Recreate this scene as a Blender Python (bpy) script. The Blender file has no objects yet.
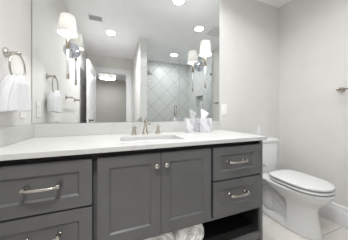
import bpy, bmesh, math, random
from mathutils import Vector, Matrix
S = bpy.context.scene
COL = S.collection
PI = math.pi

# ------------------------------------------------------------------ camera
F_PX, YAW, PY = 159.85, 0.3636, 114.15
cam = bpy.data.cameras.new('camera')
cam.sensor_width = 36.0
cam.lens = 36.0 * F_PX / 348.0
cam.shift_y = (PY - 120.0) / 348.0
cam.clip_start = 0.02
camo = bpy.data.objects.new('camera', cam)
camo.location = (0.5498, -1.4424, 1.046)
camo.rotation_euler = (PI / 2, 0, -YAW)
COL.objects.link(camo)
S.camera = camo

# ------------------------------------------------------------------ world, exposure
w = bpy.data.worlds.new('world')
w.use_nodes = True
w.node_tree.nodes['Background'].inputs[0].default_value = (1, 1, 1, 1)
w.node_tree.nodes['Background'].inputs[1].default_value = 0.05
S.world = w
vs = S.view_settings
vs.view_transform = 'Standard'
vs.look = 'None'
vs.exposure = 0.06
vs.gamma = 1.0
vs.use_curve_mapping = False
CAN_WATTS = (20.0, 6.5, 5.0, 11.0)   # doorway, vanity, grille, shower
CAN_SPREAD = 150.0
#       # watts, each recessed downlight
SHADE_W = 5.0       # watts, each sconce bulb
HALL_W = 11.0
S.cycles.max_bounces = 14
S.cycles.diffuse_bounces = 9
S.cycles.glossy_bounces = 6
S.cycles.transmission_bounces = 10
S.cycles.caustics_reflective = True
S.cycles.caustics_refractive = False
S.cycles.sample_clamp_indirect = 4.0
S.cycles.use_denoising = True

# ------------------------------------------------------------------ materials
def lin(c):
    return tuple(((v / 255) / 12.92 if v / 255 <= .04045 else ((v / 255 + .055) / 1.055) ** 2.4) for v in c) + (1,)

def mat(name, rgb, rough=.5, metal=0.0, spec=.5, **k):
    m = bpy.data.materials.new(name)
    m.use_nodes = True
    b = m.node_tree.nodes['Principled BSDF']
    b.inputs['Base Color'].default_value = lin(rgb)
    b.inputs['Roughness'].default_value = rough
    b.inputs['Metallic'].default_value = metal
    b.inputs['Specular IOR Level'].default_value = spec
    for kk, v in k.items():
        b.inputs[kk.replace('_', ' ')].default_value = v
    return m

def nodes(m):
    return m.node_tree.nodes, m.node_tree.links, m.node_tree.nodes['Principled BSDF']

def coords(m, scale=(1, 1, 1), rot=(0, 0, 0), loc=(0, 0, 0), kind='Object'):
    n, l, b = nodes(m)
    tc = n.new('ShaderNodeTexCoord')
    mp = n.new('ShaderNodeMapping')
    mp.inputs['Scale'].default_value = scale
    mp.inputs['Rotation'].default_value = rot
    mp.inputs['Location'].default_value = loc
    l.new(tc.outputs[kind], mp.inputs[0])
    return mp

def noise_tint(m, rgb_a, rgb_b, scale, detail=4, lo=.35, hi=.65, bump=0.0):
    n, l, b = nodes(m)
    mp = coords(m)
    t = n.new('ShaderNodeTexNoise')
    t.inputs['Scale'].default_value = scale
    t.inputs['Detail'].default_value = detail
    l.new(mp.outputs[0], t.inputs[0])
    r = n.new('ShaderNodeValToRGB')
    r.color_ramp.elements[0].position, r.color_ramp.elements[1].position = lo, hi
    r.color_ramp.elements[0].color, r.color_ramp.elements[1].color = lin(rgb_a), lin(rgb_b)
    l.new(t.outputs[0], r.inputs[0])
    l.new(r.outputs[0], b.inputs['Base Color'])
    if bump:
        bp = n.new('ShaderNodeBump')
        bp.inputs['Strength'].default_value = bump
        bp.inputs['Distance'].default_value = .003
        l.new(t.outputs[0], bp.inputs['Height'])
        l.new(bp.outputs[0], b.inputs['Normal'])
    return m

def marble(name, base, vein, scale, width=.06, rough=.2, strength=1.0, warp=.6):
    m = mat(name, base, rough)
    n, l, b = nodes(m)
    mp = coords(m)
    t = n.new('ShaderNodeTexNoise')
    t.inputs['Scale'].default_value = scale
    t.inputs['Detail'].default_value = 6
    t.inputs['Distortion'].default_value = warp
    l.new(mp.outputs[0], t.inputs[0])
    s = n.new('ShaderNodeMath'); s.operation = 'SUBTRACT'; s.inputs[1].default_value = .5
    a = n.new('ShaderNodeMath'); a.operation = 'ABSOLUTE'
    l.new(t.outputs[0], s.inputs[0]); l.new(s.outputs[0], a.inputs[0])
    r = n.new('ShaderNodeValToRGB')
    r.color_ramp.elements[0].position, r.color_ramp.elements[1].position = 0, width
    mixc = [vein[i] * strength + base[i] * (1 - strength) for i in range(3)]
    r.color_ramp.elements[0].color, r.color_ramp.elements[1].color = lin(mixc), lin(base)
    l.new(a.outputs[0], r.inputs[0])
    l.new(r.outputs[0], b.inputs['Base Color'])
    return m

def tile_mat(name, base_a, base_b, grout, size, offset, rough, axes, diagonal=False, joint=.004, bond=0.0):
    # a grid of square tiles, axes = the two object axes of the surface
    m = mat(name, base_a, rough)
    n, l, b = nodes(m)
    tc = n.new('ShaderNodeTexCoord')
    sp = n.new('ShaderNodeSeparateXYZ')
    l.new(tc.outputs['Object'], sp.inputs[0])
    def math_(op, a, c):
        q = n.new('ShaderNodeMath'); q.operation = op
        for i, v in enumerate((a, c)):
            if v is None: continue
            if isinstance(v, (int, float)): q.inputs[i].default_value = v
            else: l.new(v, q.inputs[i])
        return q.outputs[0]
    u = math_('SUBTRACT', sp.outputs[axes[0]], offset[0])
    v = math_('SUBTRACT', sp.outputs[axes[1]], offset[1])
    if diagonal:
        u, v = math_('MULTIPLY', math_('ADD', u, v), .70711), math_('MULTIPLY', math_('SUBTRACT', u, v), .70711)
    def edge(x, s):
        q = math_('FRACT', math_('ADD', math_('DIVIDE', x, s), 100.0), None)
        d = math_('ABSOLUTE', math_('SUBTRACT', q, .5), None)
        return math_('GREATER_THAN', d, .5 - joint / (2 * s))
    g = math_('MAXIMUM', edge(u, size[0]), edge(v, size[1]))
    t = n.new('ShaderNodeTexNoise')
    t.inputs['Scale'].default_value = 2.2; t.inputs['Detail'].default_value = 5; t.inputs['Distortion'].default_value = .8
    l.new(tc.outputs['Object'], t.inputs[0])
    r = n.new('ShaderNodeValToRGB')
    r.color_ramp.elements[0].position, r.color_ramp.elements[1].position = .3, .7
    r.color_ramp.elements[0].color, r.color_ramp.elements[1].color = lin(base_a), lin(base_b)
    l.new(t.outputs[0], r.inputs[0])
    mx = n.new('ShaderNodeMix'); mx.data_type = 'RGBA'
    l.new(g, mx.inputs[0]); l.new(r.outputs[0], mx.inputs[6]); mx.inputs[7].default_value = lin(grout)
    l.new(mx.outputs[2], b.inputs['Base Color'])
    return m

def emis(name, rgb, strength):
    m = mat(name, rgb)
    b = m.node_tree.nodes['Principled BSDF']
    b.inputs['Emission Color'].default_value = lin(rgb)
    b.inputs['Emission Strength'].default_value = strength
    return m

M = {}
M['wall'] = noise_tint(mat('wall_paint', (216, 214, 211), .7, spec=.3), (215, 213, 210), (218, 216, 213), 6)
M['ceiling'] = noise_tint(mat('ceiling_paint', (242, 242, 243), .8, spec=.2), (241, 241, 242), (244, 244, 245), 5)
M['trim'] = mat('trim_paint', (228, 228, 229), .35)
M['door'] = mat('door_paint', (228, 228, 230), .35)
M['vanity'] = noise_tint(mat('vanity_paint', (95, 95, 95), .4), (93, 93, 93), (97, 97, 97), 9)
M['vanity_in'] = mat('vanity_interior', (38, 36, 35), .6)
M['quartz'] = marble('white_quartz', (199, 199, 196), (186, 185, 182), 2.6, .02, .22, .5)
M['ceramic'] = mat('white_ceramic', (226, 227, 228), .08, spec=.6)
M['toilet'] = mat('toilet_ceramic', (220, 220, 219), .12, spec=.55)
M['seat'] = mat('toilet_seat_plastic', (220, 220, 219), .22)
M['nickel'] = mat('polished_nickel', (196, 191, 183), .14, 1.0)
M['chrome'] = mat('chrome', (204, 209, 219), .06, 1.0)
M['brass'] = mat('warm_nickel', (186, 176, 160), .25, 1.0)
M['mirror'] = mat('mirror_silver', (243, 245, 244), 0.0, 1.0)
M['mirror_edge'] = mat('mirror_edge', (96, 98, 96), .3)
M['black'] = mat('black_metal', (22, 21, 21), .4)
M['towel'] = noise_tint(mat('white_terry', (222, 222, 223), .95, spec=.1), (212, 212, 214), (220, 220, 221), 90, 3, bump=.2)
M['grey_towel'] = noise_tint(mat('grey_white_terry', (226, 225, 223), .95, spec=.1), (196, 195, 193), (238, 237, 235), 26, 4, .4, .6, bump=.5)
M['marble'] = marble('white_marble', (222, 221, 224), (160, 160, 168), 4.5, .05, .2, .6, 1.0)
M['tissue'] = mat('tissue_paper', (246, 246, 246), .9, spec=.1, Subsurface_Weight=0.0)
M['plate'] = mat('white_plastic', (236, 235, 232), .3)
M['slot'] = mat('dark_slot', (70, 68, 66), .5)
M['vent'] = mat('vent_metal', (236, 236, 237), .45)
M['vent_slat'] = mat('vent_louver', (176, 176, 178), .5)
M['vent_dark'] = mat('vent_shadow_gap', (96, 96, 98), .7)
M['floor'] = tile_mat('floor_tile', (212, 207, 201), (226, 222, 216), (140, 134, 127), (.61, .61), (2.15, -.613), .3, (0, 1), joint=.005)
M['hall_floor'] = mat('hall_carpet', (190, 184, 176), .9)
M['shower_x'] = tile_mat('shower_tile_back', (204, 206, 205), (216, 217, 215), (138, 141, 141), (.306, .306), (1.68, 1.465), .36, (0, 2), True, joint=.007)
M['shower_y'] = tile_mat('shower_tile_side', (204, 206, 205), (216, 217, 215), (138, 141, 141), (.306, .306), (-2.61, 1.465), .36, (1, 2), True, joint=.007)
M['shower_end'] = tile_mat('shower_end_tile', (222, 223, 222), (232, 232, 231), (190, 190, 188), (.6, .305), (1.0, .05), .2, (0, 2), joint=.004)
M['cord'] = mat('acrylic', (238, 240, 241), .1, Transmission_Weight=.15, IOR=1.3)
M['bottle'] = mat('bottle_plastic', (214, 214, 216), .2)
M['lens'] = emis('lamp_lens', (255, 252, 246), 2.5)
M['crystal'] = emis('crystal_shade', (255, 253, 250), 1.0)
def facets(m, hi, lo):
    n, l, b = nodes(m)
    mp = coords(m)
    v = n.new('ShaderNodeTexVoronoi'); v.inputs['Scale'].default_value = 16
    l.new(mp.outputs[0], v.inputs[0])
    mr = n.new('ShaderNodeMapRange'); mr.inputs['From Max'].default_value = .7
    mr.inputs['To Min'].default_value = hi; mr.inputs['To Max'].default_value = lo
    l.new(v.outputs['Distance'], mr.inputs[0]); l.new(mr.outputs[0], b.inputs['Emission Strength'])
facets(M['crystal'], 1.7, .35)

def shower_glass():
    m = bpy.data.materials.new('shower_glass'); m.use_nodes = True
    n, l = m.node_tree.nodes, m.node_tree.links
    n.clear()
    o = n.new('ShaderNodeOutputMaterial'); mx = n.new('ShaderNodeMixShader')
    t = n.new('ShaderNodeBsdfTransparent'); g = n.new('ShaderNodeBsdfGlossy'); fr = n.new('ShaderNodeFresnel')
    t.inputs[0].default_value = (.985, .992, .992, 1); g.inputs['Roughness'].default_value = 0.01
    fr.inputs[0].default_value = 1.25
    l.new(fr.outputs[0], mx.inputs[0]); l.new(t.outputs[0], mx.inputs[1]); l.new(g.outputs[0], mx.inputs[2])
    l.new(mx.outputs[0], o.inputs[0])
    return m
M['glass'] = shower_glass()
M['seal'] = mat('grey_seal', (128, 138, 140), .3)
M['glass_edge'] = mat('glass_edge', (196, 208, 210), .15)

def shade_mat():
    m = bpy.data.materials.new('linen_shade'); m.use_nodes = True
    n, l = m.node_tree.nodes, m.node_tree.links
    n.clear()
    o = n.new('ShaderNodeOutputMaterial'); mx = n.new('ShaderNodeMixShader'); mx.inputs[0].default_value = .45
    d = n.new('ShaderNodeBsdfDiffuse'); t = n.new('ShaderNodeBsdfTranslucent')
    d.inputs[0].default_value = lin((240, 239, 237)); t.inputs[0].default_value = lin((178, 177, 174))
    l.new(d.outputs[0], mx.inputs[1]); l.new(t.outputs[0], mx.inputs[2]); l.new(mx.outputs[0], o.inputs[0])
    return m
M['shade'] = shade_mat()

# ------------------------------------------------------------------ builders
class MB:
    def __init__(s):
        s.v, s.f, s.sm = [], [], []
    def add(s, vs, fs, smooth=False):
        o = len(s.v)
        s.v += [tuple(p) for p in vs]
        for f in fs:
            s.f.append([i + o for i in f]); s.sm.append(smooth)
        return s
    def box(s, x0, x1, y0, y1, z0, z1):
        vs = [(x, y, z) for x in (x0, x1) for y in (y0, y1) for z in (z0, z1)]
        return s.add(vs, [(0, 1, 3, 2), (4, 6, 7, 5), (0, 4, 5, 1), (2, 3, 7, 6), (0, 2, 6, 4), (1, 5, 7, 3)])
    def lathe(s, prof, c=(0, 0, 0), axis='Z', n=24, smooth=True, cap=True, sx=1.0):
        # prof: [(r, h)...] along the axis
        vs, fs = [], []
        def P(r, h, a):
            x, y = r * math.cos(a), r * math.sin(a)
            if axis == 'Z': q = (x * sx, y, h)
            elif axis == 'Y': q = (x, h, y)
            else: q = (h, x, y)
            return (q[0] + c[0], q[1] + c[1], q[2] + c[2])
        for r, h in prof:
            for k in range(n): vs.append(P(r, h, 2 * PI * k / n))
        for i in range(len(prof) - 1):
            for k in range(n):
                k2 = (k + 1) % n
                fs.append((i * n + k, i * n + k2, (i + 1) * n + k2, (i + 1) * n + k))
        s.add(vs, fs, smooth)
        if cap:
            for i in (0, len(prof) - 1):
                if prof[i][0] > 1e-5:
                    s.add([P(prof[i][0], prof[i][1], 2 * PI * k / n) for k in range(n)], [tuple(range(n))])
        return s
    def tube(s, pts, r, n=12, closed=False, smooth=True):
        pts = [Vector(p) for p in pts]; N = len(pts)
        rr = r if isinstance(r, (list, tuple)) else [r] * N
        vs, fs = [], []
        prev = None
        for i, p in enumerate(pts):
            a = pts[(i - 1) % N] if (closed or i > 0) else p
            b = pts[(i + 1) % N] if (closed or i < N - 1) else p
            t = (b - a).normalized()
            if prev is None:
                up = Vector((0, 0, 1)) if abs(t.z) < .9 else Vector((1, 0, 0))
                e = t.cross(up).normalized()
            else:
                e = (prev - t * prev.dot(t)).normalized()
            prev = e; g = t.cross(e)
            for k in range(n):
                an = 2 * PI * k / n
                vs.append(p + (e * math.cos(an) + g * math.sin(an)) * rr[i])
        for i in range(N if closed else N - 1):
            j = (i + 1) % N
            for k in range(n):
                k2 = (k + 1) % n
                fs.append((i * n + k, i * n + k2, j * n + k2, j * n + k))
        s.add(vs, fs, smooth)
        if not closed:
            s.add(vs[:n], [tuple(range(n))]); s.add(vs[-n:], [tuple(range(n))])
        return s
    def loft(s, rings, smooth=True, cap0=True, cap1=True):
        n = len(rings[0]); vs = [p for r in rings for p in r]; fs = []
        for i in range(len(rings) - 1):
            for k in range(n):
                k2 = (k + 1) % n
                fs.append((i * n + k, i * n + k2, (i + 1) * n + k2, (i + 1) * n + k))
        s.add(vs, fs, smooth)
        if cap0: s.add(rings[0], [tuple(range(n))], False)
        if cap1: s.add(rings[-1], [tuple(range(n))], False)
        return s
    def build(s, name, m, parent=None, bevel=0.0, seg=2, weld=True):
        me = bpy.data.meshes.new(name)
        o = bpy.data.objects.new(name, me)
        COL.objects.link(o)
        org = Vector((0, 0, 0))
        if parent is not None:
            r = parent
            while r is not None:
                org += r.location; r = r.parent
        else:
            xs, ys, zs = zip(*s.v)
            org = Vector(((min(xs) + max(xs)) / 2, (min(ys) + max(ys)) / 2, min(zs)))
            o.location = org
        me.from_pydata([tuple(Vector(p) - org) for p in s.v], [], s.f)
        me.polygons.foreach_set('use_smooth', s.sm)
        bm = bmesh.new(); bm.from_mesh(me)
        if weld: bmesh.ops.remove_doubles(bm, verts=bm.verts, dist=1e-5)
        bmesh.ops.recalc_face_normals(bm, faces=bm.faces)
        bm.to_mesh(me); bm.free()
        me.materials.append(m)
        if parent is not None: o.parent = parent
        if bevel:
            b = o.modifiers.new('bevel', 'BEVEL'); b.width = bevel; b.segments = seg
            b.limit_method = 'ANGLE'; b.angle_limit = .6
        return o

def thing(name, label, cat, loc, group=None):
    o = bpy.data.objects.new(name, None); COL.objects.link(o)
    o.empty_display_size = .05
    o.location = loc
    return tag(o, label, cat, group)
def tag(o, label, cat, group=None):
    o['label'] = label; o['category'] = cat
    if group: o['group'] = group
    return o
def struct(o):
    o['kind'] = 'structure'; return o
def dup(root, loc, label):
    r = root.copy(); COL.objects.link(r); r.location = loc; r['label'] = label
    def rec(a, b):
        for ch in list(a.children):
            c = ch.copy(); COL.objects.link(c); c.parent = b
            rec(ch, c)
    rec(root, r)
    return r
def lamp_disk(name, parent, loc_world, size, watts, spread=PI, color=(.975, .987, 1)):
    L = bpy.data.lights.new(name, 'AREA'); L.shape = 'DISK'; L.size = size; L.energy = watts; L.color = color; L.spread = spread
    o = bpy.data.objects.new(name, L); COL.objects.link(o)
    o.location = Vector(loc_world) - parent.location; o.parent = parent
    return o
def rrect(cx, cy, hx, hy, r, z, k=6):
    pts = []
    for (sx, sy, a0) in ((1, 1, 0), (-1, 1, PI / 2), (-1, -1, PI), (1, -1, 3 * PI / 2)):
        for i in range(k + 1):
            a = a0 + PI / 2 * i / k
            pts.append((cx + sx * (hx - r) + r * math.cos(a), cy + sy * (hy - r) + r * math.sin(a), z))
    return pts

# ------------------------------------------------------------------ the room
W, H, YF = 2.5476, 2.413, -2.65
struct(MB().box(-.1, W + .2, YF - .1, .1, -.1, 0).build('floor', M['floor'])).location.z = -.1
# keep the tile grid in room coordinates: move the origin of the floor object to 0
def origin_to_world(o):
    for v in o.data.vertices: v.co += o.location
    o.location = (0, 0, 0)
origin_to_world(bpy.data.objects['floor'])
struct(MB().box(-.1, W + .2, YF, .1, H, H + .1).build('ceiling', M['ceiling']))
struct(MB().box(-.1, W + .2, 0, .1, 0, H).build('wall_back', M['wall']))
struct(MB().box(-.1, 0, YF, 0, 0, H).build('wall_left', M['wall']))
NY0, NY1, NZ0, NZ1 = -2.2, -1.87, 1.2, 1.5       # shower niche in the right wall
wr = MB()
wr.box(W, W + .15, NY1, 0, 0, H).box(W, W + .15, YF, NY0, 0, H)
wr.box(W, W + .15, NY0, NY1, 0, NZ0).box(W, W + .15, NY0, NY1, NZ1, H).box(W + .09, W + .15, NY0, NY1, NZ0, NZ1)
struct(wr.build('wall_right', M['wall']))
DX0, DX1, DZ = .07, .865, 2.03                    # doorway in the wall behind the camera
wf = MB().box(-.1, DX0, YF - .1, YF, 0, H).box(DX1, W + .2, YF - .1, YF, 0, H).box(DX0, DX1, YF - .1, YF, DZ, H)
struct(wf.build('wall_front', M['wall']))
PX0, PX1, PY0 = 1.0, 1.115, -1.44                 # wing wall between doorway and shower
struct(MB().box(PX0, PX1 - .004, YF, PY0 - .01, 0, H).build('wall_partition', M['wall']))
o = struct(MB().box(PX0 - .002, PX1 + .004, PY0 - .012, PY0, 0, H).build('trim_1', M['shower_end'])); origin_to_world(o)
# shower tiling
o = struct(MB().box(PX1 - .004, W, YF, YF + .02, 0, H).build('wall_shower_back', M['shower_x'])); origin_to_world(o)
o = struct(MB().box(PX1 - .004, PX1 + .008, YF + .02, PY0 - .012, 0, H).build('wall_shower_left', M['shower_y'])); origin_to_world(o)
sr = MB(); XT = W - .012
SY1 = -1.47
sr.box(XT, W, NY1, SY1, 0, H).box(XT, W, YF + .02, NY0, 0, H).box(XT, W, NY0, NY1, 0, NZ0).box(XT, W, NY0, NY1, NZ1, H)
o = struct(sr.build('wall_shower_right', M['shower_y'])); origin_to_world(o)
nl = MB(); t_ = .006
nl.box(W, W + .09, NY0, NY0 + t_, NZ0, NZ1).box(W, W + .09, NY1 - t_, NY1, NZ0, NZ1).box(W, W + .09, NY0, NY1, NZ0, NZ0 + t_)
nl.box(W, W + .09, NY0, NY1, NZ1 - t_, NZ1).box(W + .084, W + .09, NY0, NY1, NZ0, NZ1)
o = struct(nl.build('trim_2', M['shower_y'])); origin_to_world(o)
struct(MB().box(PX1 + .008, XT, PY0 - .11, PY0 - .012, 0, .08).build('trim_3', M['quartz'], bevel=.004))   # shower curb

# baseboards: a tall board with a stepped cap
def baseboard(name, a, b, nrm):
    # a, b: floor points along the wall, nrm: into the room
    prof = [(0, 0), (.016, 0), (.016, .135), (.013, .142), (.013, .15), (.009, .158), (.009, .178), (.004, .19), (0, .19)]
    m = MB()
    r0 = [(a[0] + nrm[0] * d, a[1] + nrm[1] * d, z) for d, z in prof]
    r1 = [(b[0] + nrm[0] * d, b[1] + nrm[1] * d, z) for d, z in prof]
    m.loft([r0, r1], smooth=False)
    return struct(m.build(name, M['trim']))
baseboard('baseboard_right', (W, -.0), (W, SY1), (-1, 0))
baseboard('baseboard_back', (1.63, 0), (W - .016, 0), (0, -1))
baseboard('baseboard_left', (0, -.56), (0, YF), (1, 0))
# doorway casing
CW = .1
m = MB()
m.box(DX1, DX1 + CW, YF, YF + .02, 0, DZ + CW).box(0.002, DX0, YF, YF + .02, 0, DZ + CW).box(DX0, DX1, YF, YF + .02, DZ, DZ + CW)
m.box(DX1 - .015, DX1, YF - .1, YF, 0, DZ).box(DX0, DX0 + .015, YF - .1, YF, 0, DZ).box(DX0, DX1, YF - .1, YF, DZ - .015, DZ)
struct(m.build('trim_4', M['trim'], bevel=.003))
# hall beyond the doorway
HX0, HX1, HY = -.5, 1.9, -5.35
struct(MB().box(HX0 - .1, HX1 + .1, HY - .1, YF - .1, -.1, 0).build('floor_hall', M['hall_floor']))
struct(MB().box(HX0 - .1, HX1 + .1, HY - .1, YF - .1, H, H + .1).build('ceiling_hall', M['ceiling']))
struct(MB().box(HX0 - .1, HX1 + .1, HY - .1, HY, 0, H).build('wall_hall_end', M['wall']))
struct(MB().box(HX0 - .1, HX0, HY, YF - .1, 0, H).build('wall_hall_left', M['wall']))
struct(MB().box(HX1, HX1 + .1, HY, YF - .1, 0, H).build('wall_hall_right', M['wall']))

# the open door along the left wall
def panel_slab(mb, P, x0, x1, z0, z1, thick, panels, depth):
    # slab in local (u along, d depth, z); P maps (u, d, z) to a point; panels: [(u0,u1,z0,z1)] sunk on both faces
    us = sorted({x0, x1, *[p[0] for p in panels], *[p[1] for p in panels]})
    zs = sorted({z0, z1, *[p[2] for p in panels], *[p[3] for p in panels]})
    for side in (0, 1):
        d0 = 0 if side == 0 else thick
        dd = depth if side == 0 else -depth
        for i in range(len(us) - 1):
            for j in range(len(zs) - 1):
                a, b, c, e = us[i], us[i + 1], zs[j], zs[j + 1]
                if any(p[0] <= a + 1e-6 and b - 1e-6 <= p[1] and p[2] <= c + 1e-6 and e - 1e-6 <= p[3] for p in panels):
                    continue
                mb.add([P(a, d0, c), P(b, d0, c), P(b, d0, e), P(a, d0, e)], [(0, 1, 2, 3)])
        for (a, b, c, e) in panels:
            s = min(.008, depth * 1.2)
            o_ = [P(a, d0, c), P(b, d0, c), P(b, d0, e), P(a, d0, e)]
            q = [P(a + s, d0 + dd, c + s), P(b - s, d0 + dd, c + s), P(b - s, d0 + dd, e - s), P(a + s, d0 + dd, e - s)]
            mb.add(o_ + q, [(0, 1, 5, 4), (1, 2, 6, 5), (2, 3, 7, 6), (3, 0, 4, 7), (4, 5, 6, 7)])
    c_ = [P(u, d, z) for u in (x0, x1) for d in (0, thick) for z in (z0, z1)]
    mb.add(c_, [(0, 1, 3, 2), (4, 6, 7, 5), (0, 4, 6, 2), (1, 3, 7, 5)])
    return mb
hinge = Vector((.165, YF + .035, 0)); tip = Vector((.13, -1.735, 0))
du = (tip - hinge).normalized(); dn = Vector((-du.y, du.x, 0))
LD = (tip - hinge).length
def PD(u, d, z):
    q = hinge + du * u - dn * (d - .0175); return (q.x, q.y, z)
door = struct(panel_slab(MB(), PD, 0, LD, .012, 2.02, .035, [(.12, LD - .12, .25, .95), (.12, LD - .12, 1.1, 1.88)], .008).build('door_1', M['door']))
def PDv(u, d, z): return Vector(PD(u, d, z))
for side, nm in ((-1, 0), (1, .035)):
    lv = MB()
    c0 = PDv(LD - .065, nm, .93)
    out = (PDv(0, 1, 0) - PDv(0, 0, 0)) * (1 if nm > 0 else -1)
    lv.tube([c0 - out * .003, c0 + out * .008], .03, 20)
    lv.tube([c0 + out * .008, c0 + out * .045], .009, 12)
    lv.tube([c0 + out * .045 - du * -.005, c0 + out * .048 - du * .06, c0 + out * .045 - du * .11], .009, 12)
    o = lv.build('door_lever', M['black'], door); o['label'] = 'black lever handle'

# ------------------------------------------------------------------ vanity
CT, TH = .88, .0265
DC = .5745
XR = 1.607
VF = -.5500                                       # front plane of doors and drawers
van = thing('vanity_cabinet', 'charcoal grey shaker vanity with two doors, drawer banks and open bottom shelf', 'vanity', (.8, -.3, 0))
FB = -.528                                        # back of the fronts
ZC = CT - TH - .0005
m = MB()
m.box(.004, .022, FB + .03, -.004, .0, ZC)                       # left side
m.box(1.5945, XR, FB, -.004, 0, ZC)                              # right side
m.box(.022, 1.5945, -.016, -.004, .10, ZC)                       # back
m.box(.022, 1.5945, -.50, -.016, .345, .36)                      # deck under the drawers
m.box(.455, .47, -.50, -.016, .36, ZC)
m.box(1.152, 1.166, -.50, -.016, .36, ZC)
m.box(.022, 1.5945, -.51, -.496, .80, ZC)
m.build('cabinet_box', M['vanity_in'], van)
m = MB()
m.box(1.582, XR, VF, FB, 0, ZC)                                  # right front post to the floor
m.box(.004, .022, VF, FB + .03, 0, ZC)                           # left front post
m.box(.022, 1.582, VF + .004, FB + .01, .343, .358)              # rail under the fronts
m.box(.022, 1.582, VF + .004, FB, .105, .158)                    # rail in front of the shelf
m.box(.452, .474, -.508, -.475, .358, .82).box(1.149, 1.168, -.508, -.475, .358, .82)
m.build('face_frame', M['vanity'], van, bevel=.0012)
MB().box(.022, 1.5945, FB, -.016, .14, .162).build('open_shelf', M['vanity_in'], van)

def shaker(name, x0, x1, z0, z1, rail=.056, parent=van):
    P = lambda u, d, z: (u, VF + d, z)
    mb = panel_slab(MB(), P, x0, x1, z0, z1, .022, [(x0 + rail, x1 - rail, z0 + rail, z1 - rail)], .0085)
    return mb.build(name, M['vanity'], parent, bevel=.001)
def bar_pull(parent, cx, cz, L):
    mb = MB()
    for s in (-1, 1):
        x = cx + s * L / 2
        mb.lathe([(.012, 0), (.012, -.003), (.008, -.006), (.0065, -.018), (.008, -.022), (.0105, -.026), (.0105, -.032), (.008, -.037), (.002, -.039)], (x, VF, cz), 'Y', 16)
    prof = [(-.5, -.03, .0078), (-.44, -.037, .0062), (-.36, -.041, .0072), (-.18, -.0435, .0078), (0, -.044, .0082), (.18, -.0435, .0078), (.36, -.041, .0072), (.44, -.037, .0062), (.5, -.03, .0078)]
    mb.tube([(cx + L * t, VF + d, cz) for t, d, r in prof], [r for t, d, r in prof], 12)
    o = mb.build('drawer_pull', M['nickel'], parent); o['label'] = 'polished nickel bar pull'
for (x0, x1, z0, z1, cx, cz, L) in ((.024, .451, .594, .822, .252, .718, .125), (.024, .451, .36, .584, .252, .486, .125),
                                    (1.168, 1.58, .602, .822, 1.352, .722, .138), (1.168, 1.58, .362, .591, 1.365, .496, .138)):
    bar_pull(shaker('drawer', x0, x1, z0, z1), cx, cz, L)
for (x0, x1, kx) in ((.475, .8075, .7795), (.8105, 1.149, .836)):
    d = shaker('cabinet_door', x0, x1, .36, .822)
    mb = MB().lathe([(.009, 0), (.009, -.003), (.006, -.007), (.0055, -.014), (.009, -.017), (.0145, -.021), (.0155, -.026), (.013, -.031), (.006, -.034), (.001, -.035)], (kx, VF, .755), 'Y', 20)
    o = mb.build('door_knob', M['nickel'], d); o['label'] = 'round polished nickel knob'

# countertop with the sink cut-out and its splashes
SX0, SX1, SYB, SYF = .592, 1.008, -.222, -.468
CX1 = 1.627
ctop = thing('countertop', 'white quartz countertop with low splashes on the grey vanity', 'countertop', (.81, -.28, CT - TH))
def slab_with_hole(x0, x1, y0, y1, z0, z1, hole):
    hx0, hx1, hy0, hy1, r = hole
    mb = MB()
    inn = rrect((hx0 + hx1) / 2, (hy0 + hy1) / 2, (hx1 - hx0) / 2, (hy1 - hy0) / 2, r, 0, 6)
    n = len(inn)
    cx, cy = (hx0 + hx1) / 2, (hy0 + hy1) / 2
    ang = lambda p: math.atan2(p[1] - cy, p[0] - cx)
    out = []
    for p in inn:                                       # project every rim point to the slab's outline
        dx, dy = p[0] - cx, p[1] - cy
        sx = ((x1 if dx > 0 else x0) - cx) / dx if abs(dx) > 1e-6 else 1e9
        sy = ((y1 if dy > 0 else y0) - cy) / dy if abs(dy) > 1e-6 else 1e9
        t = min(sx, sy); out.append((cx + dx * t, cy + dy * t, 0))
    for (qx, qy) in ((x0, y0), (x1, y0), (x1, y1), (x0, y1)):   # snap the nearest outline points onto the corners
        k = min(range(n), key=lambda i: (ang(out[i]) - math.atan2(qy - cy, qx - cx)) ** 2)
        out[k] = (qx, qy, 0)
    st = lambda ring, z: [(p[0], p[1], z) for p in ring]
    rings = [st(inn, z0), st(inn, z1), st(out, z1), st(out, z0), st(inn, z0)]
    mb.loft(rings, smooth=False, cap0=False, cap1=False)
    return mb
slab_with_hole(.001, CX1, -DC, -.001, CT - TH, CT, (SX0, SX1, SYF, SYB, .022)).build('counter_slab', M['quartz'], ctop, bevel=.0025)
SP = CT + .0957
MB().box(.0205, 1.622, -.021, -.001, CT + .0003, SP).build('backsplash', M['quartz'], ctop, bevel=.0015)
MB().box(.001, .0205, -DC + .004, -.001, CT + .0003, SP).build('side_splash', M['quartz'], ctop, bevel=.0015)

sink = thing('undermount_sink', 'white rectangular undermount sink set into the quartz countertop', 'sink', (.8, -.345, .72))
mb = MB()
cx, cy, hx, hy = (SX0 + SX1) / 2, (SYF + SYB) / 2, (SX1 - SX0) / 2 + .004, (SYB - SYF) / 2 + .004
ZS = CT - TH - .001
ou = [rrect(cx, cy, hx + .02, hy + .02, .03, ZS), rrect(cx, cy, hx + .012, hy + .012, .03, ZS - .02), rrect(cx, cy, hx - .01, hy - .01, .05, ZS - .13), rrect(cx, cy, hx - .05, hy - .05, .05, ZS - .148)]
inr = [rrect(cx, cy, hx - .06, hy - .06, .05, ZS - .136), rrect(cx, cy, hx - .022, hy - .022, .045, ZS - .122), rrect(cx, cy, hx - .006, hy - .006, .03, ZS - .03), rrect(cx, cy, hx, hy, .026, ZS)]
mb.loft(ou[::-1] + inr[::-1], cap0=True, cap1=True)
mb.build('basin', M['ceramic'], sink)
MB().lathe([(.001, ZS - .1345), (.02, ZS - .134), (.022, ZS - .1358)], (cx, cy, 0), 'Z', 20).build('drain', M['nickel'], sink)

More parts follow.
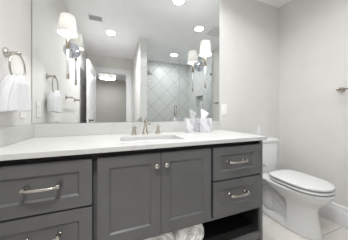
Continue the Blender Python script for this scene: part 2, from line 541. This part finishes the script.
fau = thing('faucet', 'polished nickel widespread faucet with two cross handles behind the sink', 'faucet', (.803, -.13, CT))
FX, FY = .797, -.128
mb = MB()
mb.lathe([(.027, 0), (.027, .005), (.0235, .009), (.021, .02), (.0165, .045), (.0115, .07), (.0095, .088), (.0125, .093), (.0125, .098), (.0098, .103), (.0098, .118), (.009, .123), (.005, .13), (.0065, .135), (.005, .141), (.001, .144)], (FX, FY, CT), 'Z', 20)
mb.tube([(FX, FY, CT + .108), (FX, FY - .03, CT + .112), (FX, FY - .07, CT + .114), (FX, FY - .125, CT + .111), (FX, FY - .145, CT + .101), (FX, FY - .15, CT + .085)], [.0105, .0095, .009, .009, .01, .0115], 14)
mb.build('spout', M['nickel'], fau)
for hxx, sgn in ((.706, -1), (.905, 1)):
    mb = MB().lathe([(.023, 0), (.023, .005), (.0205, .009), (.018, .02), (.0135, .04), (.0105, .05), (.013, .054), (.013, .06), (.009, .064), (.005, .07), (.0062, .075), (.001, .081)], (hxx, FY, CT), 'Z', 20)
    hd = mb.build('faucet_handle', M['nickel'], fau)
    mb = MB().tube([(hxx - .02, FY, CT + .0575), (hxx - .012, FY, CT + .0572), (hxx + .012, FY, CT + .0572), (hxx + .02, FY, CT + .0575)], [.0058, .0042, .0042, .0058], 10)
    mb.tube([(hxx, FY - .02, CT + .0575), (hxx, FY - .012, CT + .0572), (hxx, FY + .012, CT + .0572), (hxx, FY + .02, CT + .0575)], [.0058, .0042, .0042, .0058], 10)
    mb.build('cross_handle', M['nickel'], hd)

# marble accessories
sd = thing('soap_dispenser', 'square marble soap dispenser with a metal pump, left of the tissue box', 'soap dispenser', (1.19, -.14, CT))
MB().loft([rrect(1.19, -.141, .0365, .0365, .004, CT + .0005), rrect(1.19, -.141, .0365, .0365, .004, CT + .125)], smooth=False).build('bottle', M['marble'], sd, bevel=.0015)
mb = MB().lathe([(.014, .125), (.014, .133), (.006, .136), (.0055, .155), (.0095, .157), (.0095, .168), (.002, .17)], (1.19, -.141, CT), 'Z', 16)
mb.tube([(1.19, -.141, CT + .163), (1.183, -.165, CT + .163), (1.18, -.177, CT + .158)], [.005, .0045, .004], 10)
mb.build('pump', M['nickel'], sd)['label'] = 'polished nickel pump'
tb = thing('tissue_box', 'white marble cube tissue box on the right end of the counter', 'tissue box', (1.35, -.112, CT))
def tube_box(cx, cy, h, z0, z1, slot):
    outer = lambda z: rrect(cx, cy, h, h, .004, z)
    inner = lambda z: rrect(cx, cy, slot, slot * .6, slot * .55, z)
    return MB().loft([outer(z0), outer(z1), inner(z1), inner(z1 - .02)], smooth=False)
tube_box(1.35, -.112, .0635, CT + .0005, CT + .127, .03).build('box', M['marble'], tb, bevel=.0015)
# tissue pulled up out of the box: a sheet folded into a fan, tallest at its left corner
mb = MB(); NU, NV = 16, 10
rows = []
for j in range(NV + 1):
    v = j / NV; row = []
    for i in range(NU + 1):
        u = i / NU
        hgt = .096 - .05 * u ** 1.2 - .01 * max(0, .2 - u) / .2
        x = 1.345 + (-.014 + .028 * u) * (1 - v) + v * (-.024 + .088 * u)
        y = -.115 + .007 * math.sin(u * 5.5) * (.35 + .65 * v) - .008 * v
        row.append((x, y, CT + .112 + (.015 + hgt) * v))
    rows.append(row)
vs_ = [p for r in rows for p in r]
mb.add(vs_, [(j * (NU + 1) + i, j * (NU + 1) + i + 1, (j + 1) * (NU + 1) + i + 1, (j + 1) * (NU + 1) + i) for j in range(NV) for i in range(NU)], True)
ts = mb.build('tissue', M['tissue'])
so = ts.modifiers.new('thickness', 'SOLIDIFY'); so.thickness = .0015
tag(ts, 'white folded tissue sticking up out of the marble box', 'tissue')

# rolled towels on the open shelf
def rolled(cx, r, y0, y1, label, ph):
    mb = MB()
    z0 = .1625
    rings = []
    N = 40
    def ring(y, rr):
        out = []
        for k in range(N):
            a = 2 * PI * k / N
            q = rr * (1 + .012 * math.sin(3 * a + ph + y * 9))
            zz = q * math.sin(a); zz = max(zz, -r * .93)
            out.append((cx + q * math.cos(a) * 1.03, y, z0 + r * .93 + zz))
        return out
    L = y1 - y0
    rings = [ring(y0, r * .93), ring(y0 + .012, r * .985)] + [ring(y0 + .012 + (L - .024) * i / 8, r) for i in range(9)] + [ring(y1 - .006, r * .98), ring(y1, r * .93)]
    mb.loft(rings)
    root = mb.build('rolled_towel', M['grey_towel'])
    tag(root, label, 'towel', 'rolled towels on the vanity shelf')
    sp_ = MB()
    pts = []
    for k in range(90):
        a = k * .22 + ph
        rr = .012 + (r * .88 - .012) * k / 89
        pts.append((cx + rr * math.cos(a) * 1.03, y0 - .001, z0 + r * .93 + rr * math.sin(a) * .95))
    sp_.tube(pts, .0065, 6)
    sp_.build('rolled_edge', M['grey_towel'], root)
rolled(.808, .1, -.515, -.15, 'rolled grey and white towel on the open vanity shelf, left one of two', .3)
rolled(1.022, .1, -.515, -.16, 'rolled grey and white towel on the open vanity shelf, right one of two', 1.7)

# ------------------------------------------------------------------ mirror and what hangs on the walls
mir = thing('wall_mirror', 'large frameless wall mirror above the vanity backsplash', 'mirror', (.81, -.004, SP + .001))
MB().box(.004, 1.62, -.0055, -.0005, SP + .0012, 2.385).build('mirror_backing', M['mirror_edge'], mir)
MB().box(.0055, 1.6185, -.0065, -.0056, SP + .0027, 2.3835).build('mirror_glass', M['mirror'], mir)
MY = -.0066

def sconce(x, label):
    r = thing('wall_sconce', label, 'wall lamp', (x, MY, 1.29), 'sconces mounted on the mirror')
    Y = -.135
    MB().lathe([(.058, MY), (.058, MY - .008), (.054, MY - .012), (.02, MY - .014), (.012, MY - .022)], (x, 0, 1.536), 'Y', 36).build('backplate', M['chrome'], r)
    mb = MB().tube([(x, MY - .015, 1.536), (x, -.06, 1.533), (x, -.1, 1.53), (x, Y, 1.53)], [.008, .007, .007, .0085], 12)
    mb.build('arm', M['nickel'], r)
    MB().lathe([(.006, 1.5), (.0118, 1.503), (.0118, 1.59), (.006, 1.594), (.006, 1.612)], (x, Y, 0), 'Z', 16).build('socket', M['brass'], r)
    MB().lathe([(.0085, 1.333), (.0085, 1.505)], (x, Y, 0), 'Z', 16).build('stem', M['cord'], r)
    MB().lathe([(.007, 1.29), (.0098, 1.292), (.0098, 1.33), (.0085, 1.333)], (x, Y, 0), 'Z', 16).build('finial', M['nickel'], r)
    MB().lathe([(.0605, 1.604), (.0605, 1.606), (.0445, 1.728), (.0445, 1.73), (.0432, 1.729), (.0592, 1.605), (.0605, 1.604)], (x, Y, 0), 'Z', 36, cap=False).build('lamp_shade', M['shade'], r)
    b = MB().lathe([(.006, 1.612), (.008, 1.62), (.016, 1.645), (.019, 1.665), (.014, 1.685), (.001, 1.69)], (x, Y, 0), 'Z', 16).build('bulb', emis_bulb, r)
    L = bpy.data.lights.new('bulb_light', 'POINT'); L.energy = SHADE_W; L.shadow_soft_size = .02; L.color = (.99, .985, .97)
    lo = bpy.data.objects.new('bulb_light', L); COL.objects.link(lo); lo.location = Vector((x, Y, 1.672)) - r.location; lo.parent = r
    return r
def bulb_mat():
    m = bpy.data.materials.new('bulb_glass'); m.use_nodes = True
    n, l = m.node_tree.nodes, m.node_tree.links
    n.clear()
    o = n.new('ShaderNodeOutputMaterial'); ad = n.new('ShaderNodeAddShader')
    t = n.new('ShaderNodeBsdfTransparent'); e = n.new('ShaderNodeEmission')
    e.inputs[0].default_value = (1, .95, .88, 1); e.inputs[1].default_value = 1.5
    l.new(t.outputs[0], ad.inputs[0]); l.new(e.outputs[0], ad.inputs[1]); l.new(ad.outputs[0], o.inputs[0])
    return m
emis_bulb = bulb_mat()
sc1 = sconce(.2535, 'left wall sconce on the mirror, white tapered shade near the towel ring')
sc2 = dup(sc1, (1.364, MY, 1.29), 'right wall sconce on the mirror, white tapered shade above the tissue box')

# towel ring and hand towel on the left wall
tr = thing('towel_ring', 'polished nickel towel ring on the left wall', 'towel ring', (0, -.298, 1.384))
mb = MB().lathe([(.026, 0), (.026, .004), (.02, .009), (.011, .014), (.009, .045), (.012, .05), (.0125, .06), (.008, .067), (.001, .069)], (.0005, -.298, 1.384), 'X', 24)
mb.build('post', M['nickel'], tr)
RC = (.058, -.312, 1.302); RR = .076
MB().tube([(RC[0], RC[1] + RR * math.sin(2 * PI * k / 40), RC[2] + RR * math.cos(2 * PI * k / 40)) for k in range(40)], .005, 10, closed=True).build('ring', M['nickel'], tr)
mb = MB(); rings = []; NV = 30; NU = 64
ZT, ZB = 1.262, 1.06
for j in range(NV + 1):
    v = j / NV
    top_hw, bot_hw = .05, .124
    hw = top_hw + (bot_hw - top_hw) * (.75 * (1 - (1 - v) ** 3) + .25 * v)
    th = .012 + .014 * min(1, v * 4)
    if v < .06: th *= math.sqrt(max(.04, v / .06))
    ring = []
    for k in range(NU):
        a = 2 * PI * k / NU
        u, d = math.cos(a), math.sin(a)
        u = math.copysign(abs(u) ** .7, u); d = math.copysign(abs(d) ** .5, d)
        fold = (.011 * math.sin(u * 5.0 + .9) + .005 * math.sin(u * 12 + 1)) * (1 - .35 * v)
        cut = .03 * math.exp(-((u - .02) / .1) ** 2) * (1 if d > 0 else 0) * (1 - .3 * v)
        step = .016 if (u > .05 and d > 0) else 0
        shoulder = -.014 * abs(u) ** 1.5 * (1 - v) ** 2
        hem = v * (.010 * u + (.007 if u < .0 else 0))
        ring.append((max(.006, .054 + th * d + fold - cut + step), -.322 + hw * u - .01 * v, ZT + (ZB - ZT) * v + shoulder + hem))
    rings.append(ring)
mb.loft(rings)
ht = mb.build('hand_towel', M['towel'])
tag(ht, 'white hand towel draped through the towel ring on left wall', 'towel')

def bar(y0, y1, z, x, sgn, label):
    # x: wall, sgn: into the room
    r = thing('towel_bar', label, 'towel bar', (x, (y0 + y1) / 2, z), 'nickel towel bars')
    for y in (y0, y1):
        MB().lathe([(.026, 0), (.026, sgn * .005), (.019, sgn * .01), (.011, sgn * .016), (.009, sgn * .045), (.0125, sgn * .052), (.0135, sgn * .066), (.009, sgn * .076), (.001, sgn * .079)], (x, y, z), 'X', 24).build('post', M['nickel'], r)
    MB().tube([(x + sgn * .064, y0 - .014, z), (x + sgn * .064, y1 + .014, z)], .007, 12).build('rail', M['nickel'], r)
bar(-1.33, -.605, 1.272, W, -1, 'polished nickel towel bar on right wall past the toilet')
bar(-1.36, -.9, 1.255, 0, 1, 'polished nickel towel bar on left wall, seen only in the mirror')

def plate(name, label, cat, wall, c, kids):
    r = thing(name, label, cat, c)
    def bx(a, d0, d1, h, w_, z):       # centred box on the wall; a along, d out of it
        if wall == 'left': return MB().box(d0, d1, c[1] + a - w_, c[1] + a + w_, c[2] + z - h, c[2] + z + h)
        return MB().box(c[0] + a - w_, c[0] + a + w_, -d1, -d0, c[2] + z - h, c[2] + z + h)
    bx(0, .0003, .006, .0585, .036, 0).build('cover_plate', M['plate'], r, bevel=.002)
    if kids == 'outlet':
        for z in (-.019, .019):
            q = bx(0, .006, .0085, .0145, .0165, z).build('receptacle', M['plate'], r, bevel=.002)
            mb = bx(-.006, .0085, .0088, .005, .001, z); mb2 = bx(.006, .0085, .0088, .005, .001, z)
            mb.add(mb2.v, mb2.f[:]); mb.build('slots', M['slot'], q)
    else:
        bx(0, .006, .0085, .033, .0165, 0).build('rocker', M['plate'], r, bevel=.0015)
plate('wall_outlet', 'white duplex outlet on left wall below the hand towel', 'outlet', 'left', (0, -.122, 1.08), 'outlet')
plate('light_switch', 'white rocker switch plate on back wall right of the mirror', 'light switch', 'back', (1.685, 0, 1.095), 'switch')

# ------------------------------------------------------------------ toilet
TX = 2.155
toi = thing('toilet', 'white two-piece toilet beside the vanity, lid closed', 'toilet', (TX, -.4, 0))
def egg(hw, yb, yf, z, n=96, yc=None, sq=.62):
    yc = (yb * .45 + yf * .55) if yc is None else yc
    out = []
    for k in range(n):
        a = 2 * PI * k / n
        c, s_ = math.cos(a), math.sin(a)
        if s_ >= 0: x, y = hw * math.copysign(abs(c) ** .92, c), yc - (yc - yf) * s_ ** .95
        else: x, y = hw * math.copysign(abs(c) ** sq, c), yc + (yb - yc) * abs(s_) ** sq
        out.append([TX + x, y, z])
    return out
key = [(0, .125, -.09, -.642), (.012, .127, -.09, -.644), (.03, .124, -.09, -.638), (.08, .119, -.09, -.628), (.15, .115, -.08, -.616), (.21, .116, -.07, -.612), (.25, .124, -.06, -.622),
       (.29, .145, -.05, -.652), (.33, .167, -.04, -.69), (.365, .178, -.035, -.71), (.38, .182, -.035, -.716), (.392, .182, -.035, -.716), (.397, .178, -.038, -.712)]
def interp(z):
    for a, b in zip(key, key[1:]):
        if a[0] <= z <= b[0]:
            t = (z - a[0]) / (b[0] - a[0])
            return [a[i] + (b[i] - a[i]) * t for i in (1, 2, 3)]
sstep = lambda a, b, x: (lambda t: t * t * (3 - 2 * t))(max(0, min(1, (x - a) / (b - a))))
rings = []
zs = [0, .012, .03, .038, .044, .05, .06] + [.06 + (.397 - .06) * i / 44 for i in range(1, 45)]
for z in zs:
    hw, yb, yf = interp(min(z, .397))
    r_ = egg(hw, yb, yf, z)
    for p in r_:
        zt = .235 + .1 * sstep(-.45, -.2, p[1])
        k = sstep(-.425, -.405, p[1]) * sstep(.034, .05, z) * (1 - sstep(zt, zt + .06, z))
        lim = .055
        dx = p[0] - TX
        if abs(dx) > lim: p[0] = TX + math.copysign(abs(dx) * (1 - k) + lim * k, dx)
    rings.append([tuple(p) for p in r_])
MB().loft(rings).build('bowl', M['toilet'], toi)
tw = MB().tube([(TX, -.44, .13), (TX, -.39, .17), (TX, -.34, .235), (TX, -.28, .275), (TX, -.21, .25), (TX, -.175, .18), (TX, -.19, .1), (TX, -.215, .03)], [.05, .075, .088, .09, .088, .085, .082, .08], 24)
tw.build('trapway', M['toilet'], toi)
def seat_ring(name, z0, z1, hw, yb, yf, m):
    MB().loft([egg(hw - .006, yb - .004, yf + .006, z0, sq=.5), egg(hw, yb, yf, z0 + .005, sq=.5), egg(hw, yb, yf, z1 - .006, sq=.5), egg(hw - .006, yb - .005, yf + .006, z1 - .001, sq=.5), egg(hw - .03, yb - .02, yf + .03, z1 + .0015, sq=.5), egg(.02, -.49, -.51, z1 + .003, sq=.5)]).build(name, m, toi)
seat_ring('seat', .406, .4265, .177, -.262, -.714, M['seat'])
seat_ring('lid', .437, .4585, .179, -.257, -.714, M['seat'])
for s in (-1, 1):
    MB().tube([(TX + s * .075 - .02, -.243, .428), (TX + s * .075 + .02, -.243, .428)], .013, 14).build('seat_hinge', M['seat'], toi)
def tank_ring(hx, yb, yf, r, z):
    return rrect(TX, (yb + yf) / 2, hx, (yb - yf) / 2, r, z, 8)
MB().loft([tank_ring(.14, -.03, -.145, .05, .398), tank_ring(.158, -.022, -.16, .055, .43), tank_ring(.166, -.02, -.166, .058, .5), tank_ring(.17, -.02, -.17, .06, .725)]).build('tank', M['toilet'], toi, bevel=.003)
MB().loft([tank_ring(.172, -.018, -.172, .06, .7255), tank_ring(.177, -.016, -.176, .062, .73), tank_ring(.177, -.016, -.176, .062, .756), tank_ring(.172, -.02, -.172, .06, .766), tank_ring(.15, -.035, -.15, .045, .77)]).build('tank_lid', M['toilet'], toi)
lv = MB().lathe([(.012, -.168), (.012, -.174), (.007, -.178), (.006, -.19)], (2.085, 0, .492), 'Y', 16)
lv.tube([(2.085, -.186, .492), (2.07, -.19, .492), (2.045, -.19, .489)], [.007, .006, .007], 10)
lv.build('flush_lever', M['chrome'], toi)['label'] = 'chrome flush lever'
bt = thing('perfume_bottle', 'small bottle with pointed white cap standing on the toilet tank', 'bottle', (2.08, -.105, .7705))
MB().loft([rrect(2.08, -.105, .018, .015, .008, .7706), rrect(2.08, -.105, .018, .015, .008, .835), rrect(2.08, -.105, .014, .012, .008, .85)]).build('bottle', M['bottle'], bt)
MB().lathe([(.013, .85), (.013, .868), (.008, .872), (.0065, .885), (.005, .905), (.001, .91)], (2.08, -.105, 0), 'Z', 16).build('cap', M['plate'], bt)

# ------------------------------------------------------------------ shower
gz0, gz1 = .083, 2.13
GY = PY0 - .055
SX = 1.772
sdoor = thing('shower_door', 'hinged clear glass shower door with a vertical nickel pull', 'shower door', (1.45, GY, gz0))
MB().box(PX1 + .014, SX - .002, GY - .005, GY + .005, gz0, gz1).build('glass_pane', M['glass'], sdoor)
mb = MB()
for dy in (-.005, .005):
    s = 1 if dy > 0 else -1
    mb.tube([(1.695, GY + dy, 1.03), (1.695, GY + s * .045, 1.03), (1.695, GY + s * .05, 1.035), (1.695, GY + s * .05, 1.205), (1.695, GY + s * .045, 1.21), (1.695, GY + dy, 1.21)], .008, 10)
mb.build('pull_handle', M['nickel'], sdoor)
for z in (.35, 1.85):
    MB().box(PX1 + .0085, PX1 + .06, GY - .012, GY + .012, z - .04, z + .04).build('hinge', M['nickel'], sdoor, bevel=.003)
sp = thing('shower_screen', 'fixed clear glass shower panel between the shower door and right wall', 'glass panel', (2.15, GY, gz0))
MB().box(SX + .002, XT - .004, GY - .005, GY + .005, gz0, gz1).build('glass_pane', M['glass'], sp)
MB().box(SX - .0019, SX + .0019, GY - .006, GY + .006, gz0, gz1).build('seal_strip', M['seal'], sp)
MB().box(XT - .006, XT - .0005, GY - .006, GY + .006, gz0, gz1).build('wall_channel', M['glass_edge'], sp)
for z in (.3, 1.9):
    MB().box(XT - .05, XT - .0008, GY - .012, GY + .012, z - .025, z + .025).build('clamp', M['nickel'], sp, bevel=.003)
sh = thing('shower_fixture', 'nickel shower head on a bent arm inside the shower', 'shower head', (PX1 + .008, -2.03, 2.0))
x0 = PX1 + .0085
MB().lathe([(.03, 0), (.03, .005), (.012, .012)], (x0, -2.03, 2.02), 'X', 20).build('flange', M['nickel'], sh)
MB().tube([(x0, -2.03, 2.02), (x0 + .08, -2.03, 2.03), (x0 + .13, -2.03, 2.01), (x0 + .16, -2.03, 1.965)], .01, 12).build('arm', M['nickel'], sh)
MB().lathe([(.012, .045), (.02, .035), (.028, .025), (.06, .01), (.062, 0), (.058, -.003)], (x0 + .165, -2.03, 1.915), 'Z', 24).build('spray_head', M['nickel'], sh)
sv = thing('shower_valve', 'round nickel shower valve on the tiled wall below the shower head', 'shower valve', (PX1 + .008, -2.03, 1.15))
MB().lathe([(.075, 0), (.075, .005), (.03, .01), (.024, .045), (.001, .047)], (x0, -2.03, 1.15), 'X', 28).build('escutcheon', M['nickel'], sv)
MB().tube([(x0 + .035, -2.03, 1.15), (x0 + .05, -2.03, 1.11), (x0 + .052, -2.03, 1.07)], .007, 10).build('lever', M['nickel'], sv)
nb = thing('shampoo_bottle', 'white bottle standing in the shower niche', 'bottle', (W + .045, -2.0, NZ0 + t_))
bz = NZ0 + t_ + .0005
MB().loft([rrect(W + .045, -2.0, .02, .028, .014, bz), rrect(W + .045, -2.0, .02, .028, .014, bz + .13), rrect(W + .045, -2.0, .012, .012, .01, bz + .15)]).build('bottle', M['plate'], nb)
MB().lathe([(.012, .15), (.012, .18), (.001, .182)], (W + .045, -2.0, bz), 'Z', 16).build('cap', M['plate'], nb)

# ------------------------------------------------------------------ ceiling fittings
def can(x, y, label):
    r = thing('recessed_light', label, 'ceiling light', (x, y, H - .004), 'recessed ceiling lights')
    MB().lathe([(.09, H - .0005), (.09, H - .004), (.072, H - .006), (.066, H - .003), (.066, H - .0005)], (x, y, 0), 'Z', 36, cap=False).build('trim_ring', M['plate'], r)
    MB().lathe([(.0655, H - .0004), (.0655, H - .002), (.03, H - .0035), (.001, H - .004)], (x, y, 0), 'Z', 32).build('lens', M['lens'], r)
    lamp_disk('downlight', r, (x, y, H - .0075), .13, CAN_WATTS[0], math.radians(CAN_SPREAD))
    return r
def can_copy(i, loc, label):
    r = dup(c1, loc, label)
    for ch in r.children:
        if ch.type == 'LIGHT':
            ch.data = ch.data.copy(); ch.data.energy = CAN_WATTS[i]
            if i == 3: ch.data.spread = PI
c1 = can(.516, -1.452, 'recessed ceiling light nearest the doorway, seen in the mirror')
can_copy(1, (1.287, -.345, H - .004), 'recessed ceiling light above the vanity, at the upper edge of the mirror view')
can_copy(2, (1.837, -.813, H - .004), 'recessed ceiling light beside the exhaust grille, seen in the mirror')
can_copy(3, (1.864, -2.01, H - .004), 'recessed ceiling light inside the shower, seen in the mirror')
def vent(name, label, cat, cx, cy, hx, hy, n, along, slat_m, back_m):
    r = thing(name, label, cat, (cx, cy, H))
    o4 = lambda hx_, hy_, z: [(cx - hx_, cy - hy_, z), (cx + hx_, cy - hy_, z), (cx + hx_, cy + hy_, z), (cx - hx_, cy + hy_, z)]
    MB().loft([o4(hx, hy, H - .0005), o4(hx, hy, H - .006), o4(hx - .018, hy - .018, H - .009), o4(hx - .018, hy - .018, H - .0005)], smooth=False, cap0=False, cap1=False).build('frame', M['vent'], r)
    MB().box(cx - hx + .018, cx + hx - .018, cy - hy + .018, cy + hy - .018, H - .0015, H - .0006).build('backing', back_m, r)
    for i in range(n):
        t = (i + .5) / n
        if along == 'x':
            y = cy - hy + .018 + (2 * hy - .036) * t
            m = MB().add([(cx - hx + .018, y - .006, H - .008), (cx + hx - .018, y - .006, H - .008), (cx + hx - .018, y + .004, H - .002), (cx - hx + .018, y + .004, H - .002),
                          (cx - hx + .018, y - .006, H - .007), (cx + hx - .018, y - .006, H - .007), (cx + hx - .018, y + .004, H - .0012), (cx - hx + .018, y + .004, H - .0012)],
                         [(0, 1, 2, 3), (4, 7, 6, 5), (0, 4, 5, 1), (1, 5, 6, 2), (2, 6, 7, 3), (3, 7, 4, 0)])
        m.build('louver', slat_m, r)
vent('air_vent', 'grey louvered air vent in the ceiling near the left wall', 'vent', .315, -1.085, .1, .08, 6, 'x', M['vent_slat'], M['vent_dark'])
vent('exhaust_grille', 'square exhaust fan grille in the ceiling near the right wall', 'vent', 2.15, -.8, .14, .14, 9, 'x', M['vent'], M['vent_slat'])
# crystal flush light in the hall
hl = thing('hall_light', 'drum shaped crystal flush ceiling light in the hall beyond the doorway', 'ceiling light', (.37, -4.45, H - .15))
MB().lathe([(.12, H - .0005), (.12, H - .03), (.1, H - .035)], (.37, -4.45, 0), 'Z', 36).build('canopy', M['chrome'], hl)
mb = MB()
prof = []
for i in range(9):
    prof.append((.265 + (.006 if i % 2 else 0), H - .036 - .1 * i / 8))
mb.lathe([(.1, H - .036)] + prof + [(.2, H - .15), (.001, H - .155)], (.37, -4.45, 0), 'Z', 48, smooth=False)
mb.build('crystal_drum', M['crystal'], hl)
for z in (H - .04, H - .137):
    MB().lathe([(.268, z), (.276, z), (.276, z - .006), (.268, z - .006)], (.37, -4.45, 0), 'Z', 48, cap=False).build('metal_band', M['chrome'], hl)
lamp_disk('hall_lamp', hl, (.37, -4.45, H - .16), .5, HALL_W)
